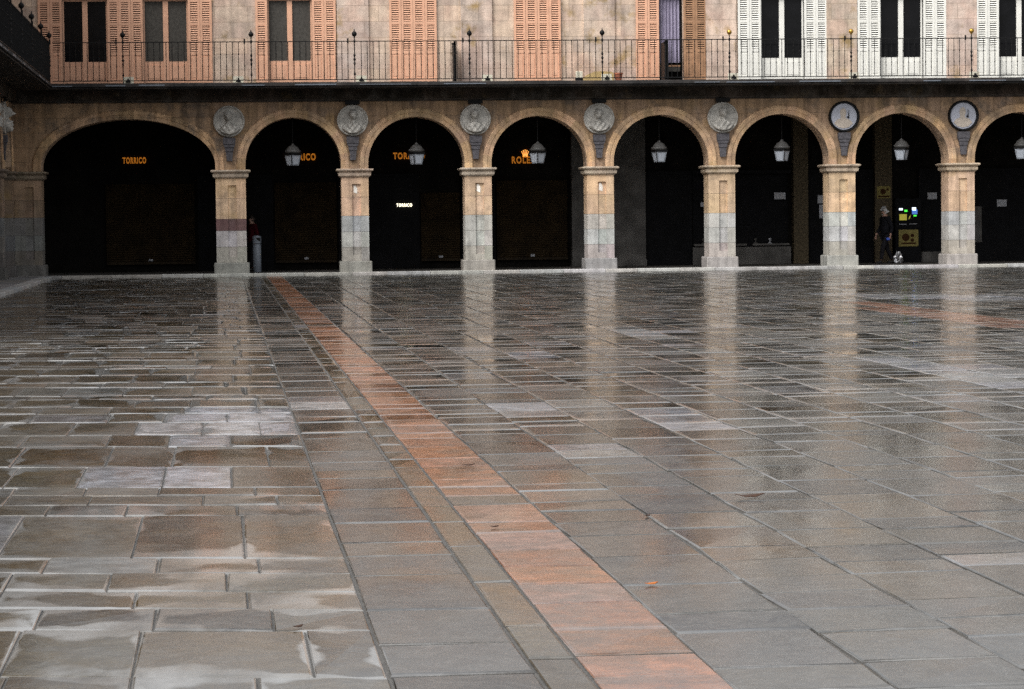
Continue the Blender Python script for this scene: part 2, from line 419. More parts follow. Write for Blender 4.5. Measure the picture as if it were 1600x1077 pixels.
def upper_wall(parent, xa, xb, wins, hw=.67, top=10.8, y1=.5, pil=()):
    mb = MB(); cur = xa
    for x in wins:
        mb.box(cur, x-hw-.001, 0, y1, 5.55, WZ1+.045, 0, ASH, 'b'); cur = x+hw+.001
    mb.box(cur, xb, 0, y1, 5.55, WZ1+.045, 0, ASH, 'b')
    mb.box(xa, xb, 0, y1, WZ1+.045, top, 0, ASH, 'b')
    for p in pil:
        mb.box(p-.46, p+.46, -.07, 0, 5.57, top, 0, jit((.66, .54, .44), .06), 'bk')
    mb.box(xa, xb, -.30, 0, top-.35, top, 0, (.35, .30, .24), 'k')
    mb.box(xa, xb, -.42, y1, top, top+.18, 0, (.35, .30, .24))
    return mb.build('upper_wall', m_ashlar, parent)
RY = -1.15; RZ0, RZ1 = 5.625, 6.715
def rail_section(parent, xa, xb):
    mb = MB(); n = max(1, round((xb-xa)/.171)); d = (xb-xa)/n
    mb.box(xa, xb, RY-.018, RY+.018, RZ1-.012, RZ1+.012); mb.box(xa, xb, RY-.015, RY+.015, RZ0-.012, RZ0+.012)
    for k in range(1, n):
        x = xa+k*d
        mb.rod((x, RY, RZ0+.013), (x, RY, RZ1-.013), .0105, 6)
        for zz in (6.03, 6.36): mb.lathe([(.0105, -.02), (.019, 0), (.0105, .02)], x, RY, zz, 6)
    return mb.build('railing', m_iron, parent)
def rail_post(parent, x, gold=False):
    mb = MB(); mb.rod((x, RY, 5.555), (x, RY, 6.85), .016, 8)
    for zz, r in ((5.78, .03), (6.08, .032), (6.2, .036), (6.32, .032), (6.715, .035)): mb.lathe([(.016, -.05), (r, -.01), (r, .01), (.016, .05)], x, RY, zz, 8)
    o = mb.build('railing_post', m_iron, parent)
    k = MB(); R = .074
    prof = [(.012, -R-.02), (.03, -R-.01), (.022, -R+.002)]+[(R*math.sin(a*PI/12), -R*math.cos(a*PI/12)) for a in range(2, 11)]+([(.02, R), (.012, R+.05), (.003, R+.075)] if not gold else [(.008, R)])
    k.lathe(prof, x, RY, 6.925, 16); k.build('finial', m_gold if gold else m_iron, o, True)
    if gold: o['label'] = 'railing post with a gilded ball on top'
    h = MB(); hx = x-.19; h.box(hx-.022, hx+.022, RY-.05, RY-.02, 6.66, 6.80); h.build('clip', m_iron, o)
    return o
def balcony(parent, xa, xb, drop=.0):
    mb = MB()
    mb.cbox(xa, xb, -1.22, 0, 5.455, 5.55, .012, 0, SLAB)
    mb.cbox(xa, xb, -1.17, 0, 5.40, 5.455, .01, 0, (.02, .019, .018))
    o = mb.build('balcony_slab', m_granite, parent)
    x = xa
    while x < xb-.5:                                # lead flashing pieces on the edge
        L = R_.uniform(.4, 1.5); e = min(xb, x+L)
        if R_.random() < .5:
            fl = MB(); fl.box(x, e, -1.23, -1.2205, 5.462+R_.uniform(0, .012), 5.488+R_.uniform(0, .03), 0, jit((.38, .38, .40), .3)); fl.build('edge_flashing', m_steel, o)
        x = e+R_.uniform(.1, 1.0)
    fz = MB()
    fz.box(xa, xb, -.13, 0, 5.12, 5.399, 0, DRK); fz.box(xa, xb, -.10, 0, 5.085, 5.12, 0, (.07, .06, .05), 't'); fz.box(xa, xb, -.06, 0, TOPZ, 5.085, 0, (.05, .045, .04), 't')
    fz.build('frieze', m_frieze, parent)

# ------------------------------------------------------------------ the arcaded building in front
front = thing('arcaded_building', (0, 0, 0), label='arcaded sandstone building across the square with peach and white shutters over a long iron balcony', cat='building')
piers = [PX0+BAY*i for i in range(-1, 10)]; piers[0] = -6.90
XL, XR = -7.25, piers[-1]+.43
hwp = .395; arches = []
CORW = .80
for i in range(len(piers)-1):
    a = piers[i]+(.43 if i == 0 else .435 if i == 1 else hwp); b = piers[i+1]-(.435 if i == 0 else hwp)
    arches.append((a, b, 1.37 if i else 1.36))
arcade_wall(front, piers, arches[:1], XL, piers[1]-.43, mat=m_leftshade)
arcade_wall(front, piers, arches[1:], piers[1]-.43, XR)
for k, a in enumerate(arches): archivolt(front, *a, mat=m_leftshade if k == 0 else m_stone)
for i, x in enumerate(piers):
    if i == 0: pier(front, -6.86, .78, rec=True, gz=1.76, shade=.5)
    else: pier(front, x, w=.87 if i == 1 else .79, red=(i == 1), white=i in (2, 3, 4), gz=1.74-.012*i)
for i in range(1, 10):
    medallion(front, [-1.05, 2.53, 6.12, 9.76, 13.43, 17.06, 20.66, 24.3, 27.9][i-1], 4.49, i, painted=i in (6, 7))
balcony(front, XL, XR)
WINS = [-5.14, -2.83, .75, 4.33, 7.97, 11.58, 15.24, 18.82, 22.40, 26.0, 29.6]
upper_wall(front, XL, XR, WINS, pil=[piers[i] for i in range(2, 10)])
def seg(xs, hw=.65): pass
for i, x in enumerate(WINS):
    w = window(front, x); h = .65
    if i < 3: pa = m_peach
    elif i < 6: pa = m_peach
    else: pa = m_white
    if i == 0:
        glazed(w, x, h, pa, m_glass); shutter(w, x-h, -1, pa, n=2); shutter(w, x+h, 1, pa, n=1)
    elif i == 1:
        glazed(w, x, h, pa, m_curt); shutter(w, x-h, -1, pa, n=2); shutter(w, x+h, 1, pa, n=2)
    elif i == 2:
        glazed(w, x, h, pa, m_curt); shutter(w, x-h, -1, pa, n=1); shutter(w, x+h, 1, pa, n=2)
    elif i in (3, 4):
        for k in (-1, 1):
            shutter(w, x+k*.004 if k > 0 else x-.004, k, pa, n=2, y=-.055)
        w['label'] = 'window closed behind four peach louvred shutter leaves'
    elif i == 5:
        shutter(w, x-.02, -1, pa, y=-.055)
        sr = shutter(w, x+h+.06, 1, m_peachb, n=2); sr['label'] = 'faded brown shutter folded open'
        cu = MB(); n = 30
        pts = [(x+.02+.62*k/n, .12+.03*math.sin(k*1.3)) for k in range(n+1)]
        for a, b in zip(pts[:-1], pts[1:]): cu.quad((a[0],a[1],6.12),(b[0],b[1],6.12),(b[0],b[1],WZ1),(a[0],a[1],WZ1))
        cu.build('curtain', m_lilac, w, True)
        bl = MB(); bl.box(x+.03, x+.62, .10, .14, 6.0, 6.05); bl.box(x+.03, x+.62, .11, .14, 5.86, 6.0, 1); bl.build('low_rail', [m_peachb, m_curt], w)
    else:
        glazed(w, x, h, pa, m_glass); shutter(w, x-h, -1, pa, n=2); shutter(w, x+h, 1, pa, n=2)
        if i == 6: pass
posts = [-4.01, -.37, 2.58, 5.89, 9.74, 13.46, 17.05, 20.63, 24.22, 27.8, 31.3]
xs = [-6.02]+posts
for a, b in zip(xs[:-1], xs[1:]): rail_section(front, a+.02, b-.02)
for i, x in enumerate(posts): rail_post(front, x, gold=i >= 5)
for dx, wd in ((5.47, .035), (11.62, .055)):
    d = MB()
    d.box(dx-.012, dx+.012, RY+.02, -.075, 5.56, 6.68); d.box(dx-wd, dx+wd, RY+.02, RY+.06, 5.555, 6.70); d.box(dx-.09, dx-.012, RY+.02, RY+.05, 6.60, 6.66)
    d.build('balcony_divider', m_iron, front)

# arcade interior
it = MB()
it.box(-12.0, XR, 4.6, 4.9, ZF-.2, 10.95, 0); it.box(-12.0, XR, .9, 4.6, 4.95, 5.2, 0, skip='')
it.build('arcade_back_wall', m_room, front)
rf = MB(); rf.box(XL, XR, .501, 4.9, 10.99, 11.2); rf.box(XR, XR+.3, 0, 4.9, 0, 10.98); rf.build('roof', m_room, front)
def roller(x0, x1, z0, z1, y=4.5):
    mb = MB(); z = z0; 
    while z < z1:
        mb.quad((x0,y,z),(x1,y,z),(x1,y-.02,z+.035),(x0,y-.02,z+.035)); mb.quad((x0,y-.02,z+.035),(x1,y-.02,z+.035),(x1,y,z+.07),(x0,y,z+.07)); z += .07
    mb.box(x0, x1, y-.04, y+.02, z0-.08, z0)
    o = mb.build('roller_shutter', m_shut, front)
    l = MB(); xm = (x0+x1)/2; l.cbox(xm-.065, xm+.065, y-.09, y-.041, z0+.02, z0+.09, .01); l.build('lock', m_paper, o)
    return o
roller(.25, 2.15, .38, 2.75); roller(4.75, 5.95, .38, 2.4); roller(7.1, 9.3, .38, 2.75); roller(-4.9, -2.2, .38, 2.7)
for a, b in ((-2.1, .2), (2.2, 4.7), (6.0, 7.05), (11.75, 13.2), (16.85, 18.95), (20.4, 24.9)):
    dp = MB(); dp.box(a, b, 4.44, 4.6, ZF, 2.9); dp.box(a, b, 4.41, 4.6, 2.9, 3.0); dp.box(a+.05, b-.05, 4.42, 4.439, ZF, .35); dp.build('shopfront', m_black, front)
wp = MB(); wp.box(9.42, 11.72, 4.25, 4.6, ZF+.2, 4.9, 0); wp.box(9.40, 11.74, 4.2, 4.6, ZF, ZF+.2, 0); wp.box(10.1, 11.1, 4.235, 4.249, 1.0, 2.6); wp.build('shop_pier', m_greyst, front)
tp = MB(); tp.box(16.38, 16.84, 4.25, 4.6, ZF, 4.9); tp.box(18.96, 19.5, 4.25, 4.6, ZF, 4.9); tp.build('tiled_shop_pier', m_tile, front)
for a, b, c in ((13.2, 16.3, .62), (20.41, 21.2, .4)):
    bs = MB(); bs.cbox(a, b, 4.3, 4.4, ZF, c, .01); bs.build('shop_plinth', m_greyst, front)
sw = MB(); sw.box(13.25, 16.25, 4.58, 4.599, .62, 3.0); sw.build('shop_window_back', m_black, front)
sh = MB(); sh.box(13.25, 14.9, 4.32, 4.57, .66, .72); sh.box(15.1, 16.25, 4.32, 4.57, .66, .72); sh.box(13.2, 16.3, 4.28, 4.6, 2.9, 3.0, 1); sh.build('display_shelf', [m_greyst, m_black], front)

# ------------------------------------------------------------------ the side wing that closes the square on the left
WA = PI/2+.0165
wing = thing('side_building', (XL, -.004, 0), WA, label='dark arcaded building at the left edge seen edge on, with a black iron balcony', cat='building')
wp_x = [-.44]+[-.44-3.6*k for k in range(1, 13)]
wing_end = wp_x[-1]-.44
wa = [(b+.435, a-.435, 1.37) for a, b in zip(wp_x[:-1], wp_x[1:])][::-1]
arcade_wall(wing, wp_x, wa, wing_end, -.004, mat=m_leftshade)
for k, x in enumerate(wp_x[:5]): pier(wing, x, gz=1.76, shade=.4)
pm = MB()
for x in wp_x[5:]: pm.box(x-.435, x+.435, 0, .9, 0, CAPZ, 0, TAN)
pm.build('far_piers', m_stone, wing)
for a in wa[-3:]: archivolt(wing, *a, mat=m_leftshade)
for i in (1, 2, 3): medallion(wing, wp_x[i], 4.49, 20+i)
balcony(wing, wing_end, -1.225)
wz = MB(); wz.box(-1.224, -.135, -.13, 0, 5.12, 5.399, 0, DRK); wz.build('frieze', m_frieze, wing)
ww = [-3.0-3.6*k for k in range(10)]
upper_wall(wing, wing_end, -.004, ww[::-1], pil=wp_x[1:11], top=13.5)
for k, x in enumerate(ww[:6]):
    w = window(wing, x); glazed(w, x, .65, m_peachb, m_glass)
rp = [-1.15-3.6*k for k in range(9)]
for a, b in zip(rp[:-1], rp[1:]): rail_section(wing, b+.02, a-.02)
for x in rp: rail_post(wing, x)
wi = MB(); wi.box(wing_end, 4.9, 4.6, 4.9, 0, 13.6); wi.box(wing_end, 0, .9, 4.6, 4.95, 5.2); wi.box(wing_end, -.004, .501, 4.9, 13.69, 13.9); wi.box(wing_end-.3, wing_end, 0, 4.9, 0, 13.6)
wi.build('arcade_back_wall', m_room, wing)

# ------------------------------------------------------------------ ground
def paving_mat():
    m, nt, b = new_mat('wet_paving')
    geo = N(nt, 'ShaderNodeNewGeometry').outputs['Position']
    at = N(nt, 'ShaderNodeAttribute', attribute_name='col')
    uv = N(nt, 'ShaderNodeUVMap', uv_map='edge').outputs[0]      # distances from the slab's edges
    u2 = N(nt, 'ShaderNodeUVMap', uv_map='edge_far').outputs[0]
    rnd = N(nt, 'ShaderNodeUVMap', uv_map='rnd').outputs[0]
    s1 = N(nt, 'ShaderNodeSeparateXYZ'); nt.links.new(uv, s1.inputs[0])
    s2 = N(nt, 'ShaderNodeSeparateXYZ'); nt.links.new(u2, s2.inputs[0])
    s3 = N(nt, 'ShaderNodeSeparateXYZ'); nt.links.new(rnd, s3.inputs[0])
    dx = math_(nt, 'MINIMUM', s1.outputs[0], s2.outputs[0]); dy = math_(nt, 'MINIMUM', s1.outputs[1], s2.outputs[1])
    mp = N(nt, 'ShaderNodeMapping'); mp.inputs['Scale'].default_value = (1.0, .42, 1); nt.links.new(geo, mp.inputs[0])
    P = mp.outputs[0]
    n_big = noise(nt, P, 1.1, 4, .6, .6); n_mid = noise(nt, P, 4.2, 5, .6, .4); n_fine = noise(nt, geo, 85, 5, .75); n_pat = noise(nt, geo, 9, 5, .65)
    # lime-stained, worn rims with sky glints painted in, wider where the noise says
    dys = math_(nt, 'MULTIPLY', dy, .45)
    d = math_(nt, 'MINIMUM', math_(nt, 'MULTIPLY', dx, 1.8), dys)
    mw = N(nt, 'ShaderNodeMapping'); mw.inputs['Scale'].default_value = (1.7, 1.3, 1); nt.links.new(geo, mw.inputs[0])
    n_wav = noise(nt, mw.outputs[0], 1.0, 3, .5, .3)
    rimw = math_(nt, 'ADD', math_(nt, 'MULTIPLY', ramp(nt, n_wav, [(.36, 0.), (.68, 1.)]), math_(nt, 'ADD', .06, math_(nt, 'MULTIPLY', s3.outputs[1], .13))), .004)
    rim = math_(nt, 'SUBTRACT', 1.0, math_(nt, 'DIVIDE', d, rimw), True)
    rim = ramp(nt, rim, [(.0, 0.), (.30, 1.)])
    rim = math_(nt, 'MULTIPLY', rim, math_(nt, 'MULTIPLY', ramp(nt, n_big, [(.40, .10), (.62, 1.)]), math_(nt, 'ADD', .40, math_(nt, 'MULTIPLY', s3.outputs[1], .42))))
    col = mixc(nt, at.outputs['Color'], ramp(nt, n_pat, [(.25, .45), (.75, 1.5)]), 1.0, 'MULTIPLY')
    col = mixc(nt, col, ramp(nt, n_fine, [(.25, .45), (.75, 1.6)]), 1.0, 'MULTIPLY')
    och = noise(nt, geo, 2.3, 5, .62)
    col = mixc(nt, col, (.10, .066, .026), math_(nt, 'MULTIPLY', ramp(nt, och, [(.5, 0.), (.72, 1.)]), math_(nt, 'ADD', .25, math_(nt, 'MULTIPLY', s3.outputs[1], .45))))
    dirt = noise(nt, geo, 2.9, 6, .7, .5)
    col = mixc(nt, col, (.075, .070, .060), math_(nt, 'MULTIPLY', ramp(nt, dirt, [(.45, 0.), (.60, 1.)]), .5))
    col = mixc(nt, col, (.33, .33, .325), rim)
    scr = noise(nt, geo, 1.6, 7, .75, 2.2)
    col = mixc(nt, col, (.22, .22, .21), math_(nt, 'MULTIPLY', ramp(nt, scr, [(.485, 0.), (.5, 1.), (.515, 0.)]), .35))
    nt.links.new(col, b.inputs['Base Color'])
    # water film: in broad patches, and along the rims
    wet = ramp(nt, math_(nt, 'ADD', math_(nt, 'ADD', n_big, math_(nt, 'MULTIPLY', rim, .22)), math_(nt, 'MULTIPLY', s3.outputs[0], .14)), [(.52, 0.), (.72, 1.)])
    rough = math_(nt, 'ADD', math_(nt, 'MULTIPLY', wet, -.10), math_(nt, 'ADD', .10, math_(nt, 'MULTIPLY', s3.outputs[0], .13)))
    rough = math_(nt, 'ADD', rough, math_(nt, 'MULTIPLY', n_pat, .05))
    rough = math_(nt, 'MAXIMUM', math_(nt, 'SUBTRACT', rough, math_(nt, 'MULTIPLY', rim, .12)), .05)
    nt.links.new(rough, b.inputs['Roughness'])
    b.inputs['IOR'].default_value = 1.45
    b.inputs['Specular IOR Level'].default_value = .5
    nb = bump(nt, n_mid, .14, .005, None)
    bump(nt, n_fine, .2, .0006, b, nb)
    return m
m_pave = paving_mat()
class Slabs(MB):
    def __init__(s): super().__init__(); s.e1 = []; s.e2 = []; s.rn = []
    def slab(s, P, col, gap=.007, tilt=.0026, rim=(.26, .26, .26), lift=0.0, drop=.0055, field=0.0):
        """P: four ground corners (x,y) counter-clockwise; the top is inset, chamfered and slightly tilted"""
        c = Vector((sum(p[0] for p in P)/4, sum(p[1] for p in P)/4))
        w = (Vector(P[1])-Vector(P[0])).length; l = (Vector(P[3])-Vector(P[0])).length
        ins = []
        for k, p in enumerate(P):
            sx = -1 if k in (0, 3) else 1; sy = -1 if k in (0, 1) else 1
            ax = (Vector(P[1])-Vector(P[0])).normalized(); ay = (Vector(P[3])-Vector(P[0])).normalized()
            j = .35
            q = Vector(p)-ax*sx*gap*(1+R_.uniform(-j, j))-ay*sy*gap*(1+R_.uniform(-j, j)); ins.append(q)
        r = R_.random(); hz = [lift+R_.gauss(0, tilt*.6) for _ in range(4)]
        i = len(s.v)
        def inset(du, dv, dz):
            for k, q in enumerate(ins):
                sx = -1 if k in (0, 3) else 1; sy = -1 if k in (0, 1) else 1
                t = q-ax*sx*du*wu[k]-ay*sy*dv*wv[k]; s.v.append((t.x, t.y, hz[k]-dz))
        lk = min(1.0, l/.5); fr = .42 if c.y < -60 else ((2.0 if c.y < -38 else 1.4) if field else 1.25)
        def wear(): return fr*max(.12, R_.gauss(.55, .5))
        e0, e1 = wear(), wear(); wv = [max(.1, e*R_.uniform(.6, 1.4)) for e in (e0, e0, e1, e1)]; wu = [max(.15, fr*R_.uniform(.1, 1.1)) for _ in range(4)]
        inset(.035, .085*lk, 0); inset(.014, .042*lk, drop*.30); inset(0, 0, drop)
        for k, q in enumerate(ins): s.v.append((q.x, q.y, -.03))
        def add(idx, c, e):
            s.face(idx, 0, c)
            for a in e: s.e1.append(a[0]); s.e2.append(a[1]); s.rn.append((r, field))
        def ez(du, dv): return [((du, dv), (w-du, l-dv)), ((w-du, dv), (du, l-dv)), ((w-du, l-dv), (du, dv)), ((du, l-dv), (w-du, dv))]
        zs = [ez(.035, .085*lk), ez(.014, .042*lk), ez(0, 0), ez(0, 0)]
        add((i, i+1, i+2, i+3), col, zs[0])
        for m in range(3):
            for k in range(4):
                k2 = (k+1) % 4
                c = col if m < 2 else (.06, .055, .05)
                if m == 1 and k in (0, 2): c = tuple(x*.7+y*.3 for x, y in zip(col, rim))
                add((i+4*(m+1)+k, i+4*(m+1)+k2, i+4*m+k2, i+4*m+k), c, (zs[m+1][k], zs[m+1][k2], zs[m][k2], zs[m][k]))
    def finish(s, name):
        o = s.build(name, m_pave)
        for nm, dat in (('edge', s.e1), ('edge_far', s.e2), ('rnd', s.rn)):
            l = o.data.uv_layers.new(name=nm); l.data.foreach_set('uv', [c for p in dat for c in p])
        return tag(o, kind='structure')
SK = -.0165
def W(v, y): return (v+SK*(y+70), y)
def inside(p, poly):
    r = False; n = len(poly); j = n-1
    for i in range(n):
        xi, yi = poly[i]; xj, yj = poly[j]
        if (yi > p[1]) != (yj > p[1]) and p[0] < (xj-xi)*(p[1]-yi)/(yj-yi)+xi: r = not r
        j = i
    return r
def gp(pts): return [tuple(ground(x, y)[:2]) for x, y in pts]
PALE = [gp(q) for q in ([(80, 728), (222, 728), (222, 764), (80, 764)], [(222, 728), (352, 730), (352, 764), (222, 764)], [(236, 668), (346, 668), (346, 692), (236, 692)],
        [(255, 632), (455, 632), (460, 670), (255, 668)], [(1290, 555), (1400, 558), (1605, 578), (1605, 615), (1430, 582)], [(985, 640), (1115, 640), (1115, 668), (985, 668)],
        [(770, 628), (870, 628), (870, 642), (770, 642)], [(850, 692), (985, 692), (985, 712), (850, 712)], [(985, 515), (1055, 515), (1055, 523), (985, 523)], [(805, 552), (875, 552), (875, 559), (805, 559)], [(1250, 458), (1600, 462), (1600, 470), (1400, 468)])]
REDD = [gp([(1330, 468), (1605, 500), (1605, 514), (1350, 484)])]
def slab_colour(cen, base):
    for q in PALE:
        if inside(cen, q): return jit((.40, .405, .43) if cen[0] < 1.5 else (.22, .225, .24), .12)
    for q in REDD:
        if inside(cen, q): return jit((.22, .10, .06), .2)
    k = R_.random()
    if k < .06: return jit((.15, .15, .15), .25)
    if k < .20: return jit((base[0]*.30, base[1]*.30, base[2]*.32), .3)
    if k < .34: return jit((base[0]*1.15, base[1]*.95, base[2]*.72), .2)
    return jit(base, .30)
S = Slabs()
YN, YF = -84.0, -.47
def skewy(v, v0, k): return k*(v-v0)
# right-hand field: columns of slabs in broken bond
v = 1.55; ci = 0
while v < 37:
    y = YN+R_.uniform(0, .8); vw = .53+R_.uniform(-.01, .01)
    while y < YF:
        L = R_.choice((.42, .5, .6, .7, .85, 1.0)); y1 = min(YF, y+L)
        if y1-y < .15: break
        a = .08*vw
        j = lambda: R_.uniform(-.010, .010)
        P = [W(v+j(), y+j()), W(v+vw+j(), y+a+j()), W(v+vw+j(), y1+a+j()), W(v+j(), y1+j())]
        cen = (sum(p[0] for p in P)/4, sum(p[1] for p in P)/4)
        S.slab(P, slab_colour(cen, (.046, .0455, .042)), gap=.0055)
        y = y1
    v += vw; ci += 1
# broad gutter band and narrow channel beside the red strip
for (va, vb, lens, base) in ((.40, .92, (.55, .7, .9, 1.1), (.050, .047, .040)), (.92, 1.10, (.6, .8, 1.1, 1.3), (.070, .055, .034))):
    y = YN
    while y < YF:
        L = R_.choice(lens); y1 = min(YF, y+L)
        P = [W(va, y), W(vb, y), W(vb, y1), W(va, y1)]
        S.slab(P, slab_colour(P[0], base), gap=.008); y = y1
# left-hand field: skewed rows
rows = [-84, -83, -82.2, -81.3, -80.4, -79.4, -78.4, -77.5, -76.4, -75.6, -74.5, -73.6, -72.6, -71.5, -70.13, -69.03, -68.45, -67.9, -67.3, -66.75, -64.85, -64.3, -63.75, -63.3, -61.9, -60.3, -59.2]
while rows[-1] < YF+1.2: rows.append(rows[-1]+R_.choice((.55, .65, .8, 1.0, 1.3)))
for ra, rb in zip(rows[:-1], rows[1:]):
    v = .40; first = True
    while v > -4.95:
        w = R_.uniform(.42, .66)
        if first: w = R_.uniform(.25, .6); first = False
        v0 = max(v-w, -4.95)
        ka, kb = -.18*(v0-.4), -.18*(v-.4)
        jj = lambda: R_.uniform(-.018, .018)
        q = [min(YF, t+jj()) for t in (ra+ka, ra+kb, rb+kb, rb+ka)]
        if q[2]-q[1] > .1 or q[3]-q[0] > .1:
            P = [W(v0, q[0]), W(v, q[1]), W(v, q[2]), W(v0, q[3])]
            cen = (sum(p[0] for p in P)/4, sum(p[1] for p in P)/4)
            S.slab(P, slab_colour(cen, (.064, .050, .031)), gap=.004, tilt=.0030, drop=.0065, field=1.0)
        v = v0
S.finish('paving')
S = Slabs(); y = YN
while y < YF:
    L = R_.choice((.5, .6, .75, .9)); y1 = min(YF, y+L)
    c = jit((.27, .115, .058), .24)
    if R_.random() < .09: c = jit((.085, .070, .05), .2)
    if R_.random() < .10: c = jit((.26, .15, .115), .1)
    S.slab([W(1.10, y), W(1.55, y), W(1.55, y1), W(1.10, y1)], c, gap=.006, rim=(.22, .15, .11)); y = y1
S.finish('red_paving_band')
bed = MB(); bed.box(-60, 90, -140, 60, -.6, -.0105); o = bed.build('ground', plain('mortar_bed', (.085, .08, .072), .45, .3, 12)); tag(o, kind='structure')
# kerb and arcade floor
kb = MB(); x = XL+1.35
while x < 36:
    L = R_.uniform(.9, 1.6); kb.cbox(x+.003, x+L-.003, -.46+R_.uniform(-.006, .006), -.02, -.009, ZF+R_.uniform(-.004, .004), .012, 0, jit((.50, .49, .47), .12)); x += L
o = kb.build('kerb', m_granite); tag(o, kind='structure')
fl = MB(); fl.box(-13, 36, -.02, 4.8, -.02, ZF-.004, 0, (.05, .048, .044)); o = fl.build('arcade_floor', m_granite); tag(o, kind='structure')
wk = MB(); y = -.48
while y > -84:
    L = R_.uniform(.9, 1.5)
    xa, xb = W(-6.3, y)[0], W(-4.96, y)[0]
    wk.cbox(xa-5, xb-.32, y-L+.004, y, -.02, ZF-.003, .008, 0, jit((.26, .25, .24), .15)); wk.cbox(xb-.315, xb, y-L+.004, y, -.02, ZF, .012, 0, jit((.44, .43, .42), .12)); y -= L
wk.cbox(XL-.5, XL+1.34, -.474, -.024, -.02, ZF, .012, 0, (.36, .35, .34))
o = wk.build('side_pavement', m_granite); tag(o, kind='structure')

# ------------------------------------------------------------------ lanterns
def lantern(loc, rz, label):
    t = thing('hanging_lantern', loc, rz, label=label, cat='lantern', group='lanterns hanging in the arches')
    t.scale = (.93, .93, .93)
    g = MB(); n = 4
    def sq(r, z): return [(r*math.cos(PI/4+k*PI/2), r*math.sin(PI/4+k*PI/2), z) for k in range(4)]
    A, B = sq(.185, -.34), sq(.265, .0)
    for k in range(4): g.quad(A[k], A[(k+1) % 4], B[(k+1) % 4], B[k])
    g.quad(*reversed(A)); g.build('glass', m_lampglass, t)
    f = MB()
    for k in range(4):
        f.rod(A[k], B[k], .013, 6); f.rod(A[k], A[(k+1) % 4], .014, 6); f.rod(B[k], B[(k+1) % 4], .018, 6)
        for (p, q) in ((.12, .12),):
            a0 = Vector(A[k]).lerp(Vector(A[(k+1) % 4]), p); a1 = Vector(A[k]).lerp(Vector(A[(k+1) % 4]), 1-p)
            b0 = Vector(B[k]).lerp(Vector(B[(k+1) % 4]), p); b1 = Vector(B[k]).lerp(Vector(B[(k+1) % 4]), 1-p)
            lo0, lo1, hi0, hi1 = a0.lerp(b0, .10), a1.lerp(b1, .10), a0.lerp(b0, .88), a1.lerp(b1, .88)
            for s_, e_ in ((lo0, lo1), (lo1, hi1), (hi1, hi0), (hi0, lo0)): f.rod(s_, e_, .005, 4)
    f.box(-.2, .2, -.2, .2, .0, .055); f.build('frame', m_iron, t)
    c = MB(); c.lathe([(.20, .05), (.24, .07), (.255, .10), (.25, .13), (.21, .16), (.19, .20), (.15, .25), (.10, .28), (.06, .30), (.045, .33), (.02, .36)], 0, 0, 0, 16)
    c.build('cap', m_lampcap, t, True)
    r = MB(); r.rod((0, 0, .35), (0, 0, (4.592-loc[2])/.93), .012, 6); r.lathe([(.05, -.03), (.06, 0)], 0, 0, (4.592-loc[2])/.93, 12); r.build('rod', m_iron, t)
    return t
LL = [(.79, .62, 'lantern in the first round arch covering the left letters of a lit sign'), (4.41, .42, 'lantern in front of the middle of the biggest orange lit sign'), (7.99, .66, 'lantern beside the glowing crown emblem'),
      (11.61, .30, 'lantern hanging in front of the grey inner stone wall and black doorway'), (15.29, .90, 'lantern in the round arch left of the left painted disc'), (18.91, 1.0, 'lantern above the white haired person and lit machine'), (22.58, .95, 'lantern cut by the right edge of the photo')]
for x, rz, lb in LL: lantern((x, .45, 3.517), rz, lb)

# ------------------------------------------------------------------ lit signs
def text_mesh(body, size, extrude, offset=0.0, sx=1.0):
    cu = bpy.data.curves.new('letters', 'FONT'); cu.body = body; cu.size = size; cu.extrude = extrude; cu.offset = offset
    cu.align_x = 'CENTER'; cu.align_y = 'CENTER'; cu.resolution_u = 4; cu.space_character = 1.22
    o = bpy.data.objects.new('letters', cu); C.objects.link(o)
    dg = bpy.context.evaluated_depsgraph_get(); me = bpy.data.meshes.new_from_object(o.evaluated_get(dg))
    bpy.data.objects.remove(o); bpy.data.curves.remove(cu)
    me.transform(Matrix.Rotation(PI/2, 4, 'X')@Matrix.Scale(sx, 4, (1, 0, 0)))
    return me
def mesh_obj(name, me, mats, parent, loc=(0, 0, 0)):
    me.materials.clear()
    for m in (mats if isinstance(mats, list) else [mats]): me.materials.append(m)
    o = bpy.data.objects.new(name, me); C.objects.link(o); o.parent = parent; o.location = loc; return o
def halo_sign(body, x, z, width, height, y, label):
    t = thing('shop_sign', (x, y, z), label=label, cat='sign')
    me = text_mesh(body, 1, .02, -.012); xs_ = [v.co.x for v in me.vertices]; zs_ = [v.co.z for v in me.vertices]
    sx, sz = width/(max(xs_)-min(xs_)), height/(max(zs_)-min(zs_))
    sc = Matrix.Diagonal((sx, 1, sz, 1)); me.transform(sc); me.name = 'letters'
    mesh_obj('letters', me, m_letter, t, (0, -.05, 0))
    g = text_mesh(body, 1, .01, .018); g.transform(sc); mesh_obj('glow', g, m_glow, t, (0, 0, 0))
    return t
halo_sign('TORRICO', -4.01, 3.48, .70, .17, 4.55, 'orange backlit letters reading TORRICO inside the wide left arch')
halo_sign('TORRICO', 1.05, 3.54, .95, .19, 4.55, 'orange lit letters behind the lantern in the first round arch, ending RICO')
halo_sign('TORRICO', 4.41, 3.545, .96, .18, 4.55, 'orange lit letters split by the lantern in the second round arch, beginning TOR')
t = thing('shop_sign', (4.235, 4.42, 2.03), label='small white lit letters on the dark door in the second round arch', cat='sign')
me = text_mesh('TORRICO', 1, .02, .02); xs_ = [v.co.x for v in me.vertices]; zs_ = [v.co.z for v in me.vertices]
me.transform(Matrix.Diagonal((.48/(max(xs_)-min(xs_)), 1, .10/(max(zs_)-min(zs_)), 1))); mesh_obj('letters', me, m_wlit, t)
t = halo_sign('ROLEX', 7.96, 3.385, .72, .19, 4.55, 'orange lit letters under a glowing crown emblem')
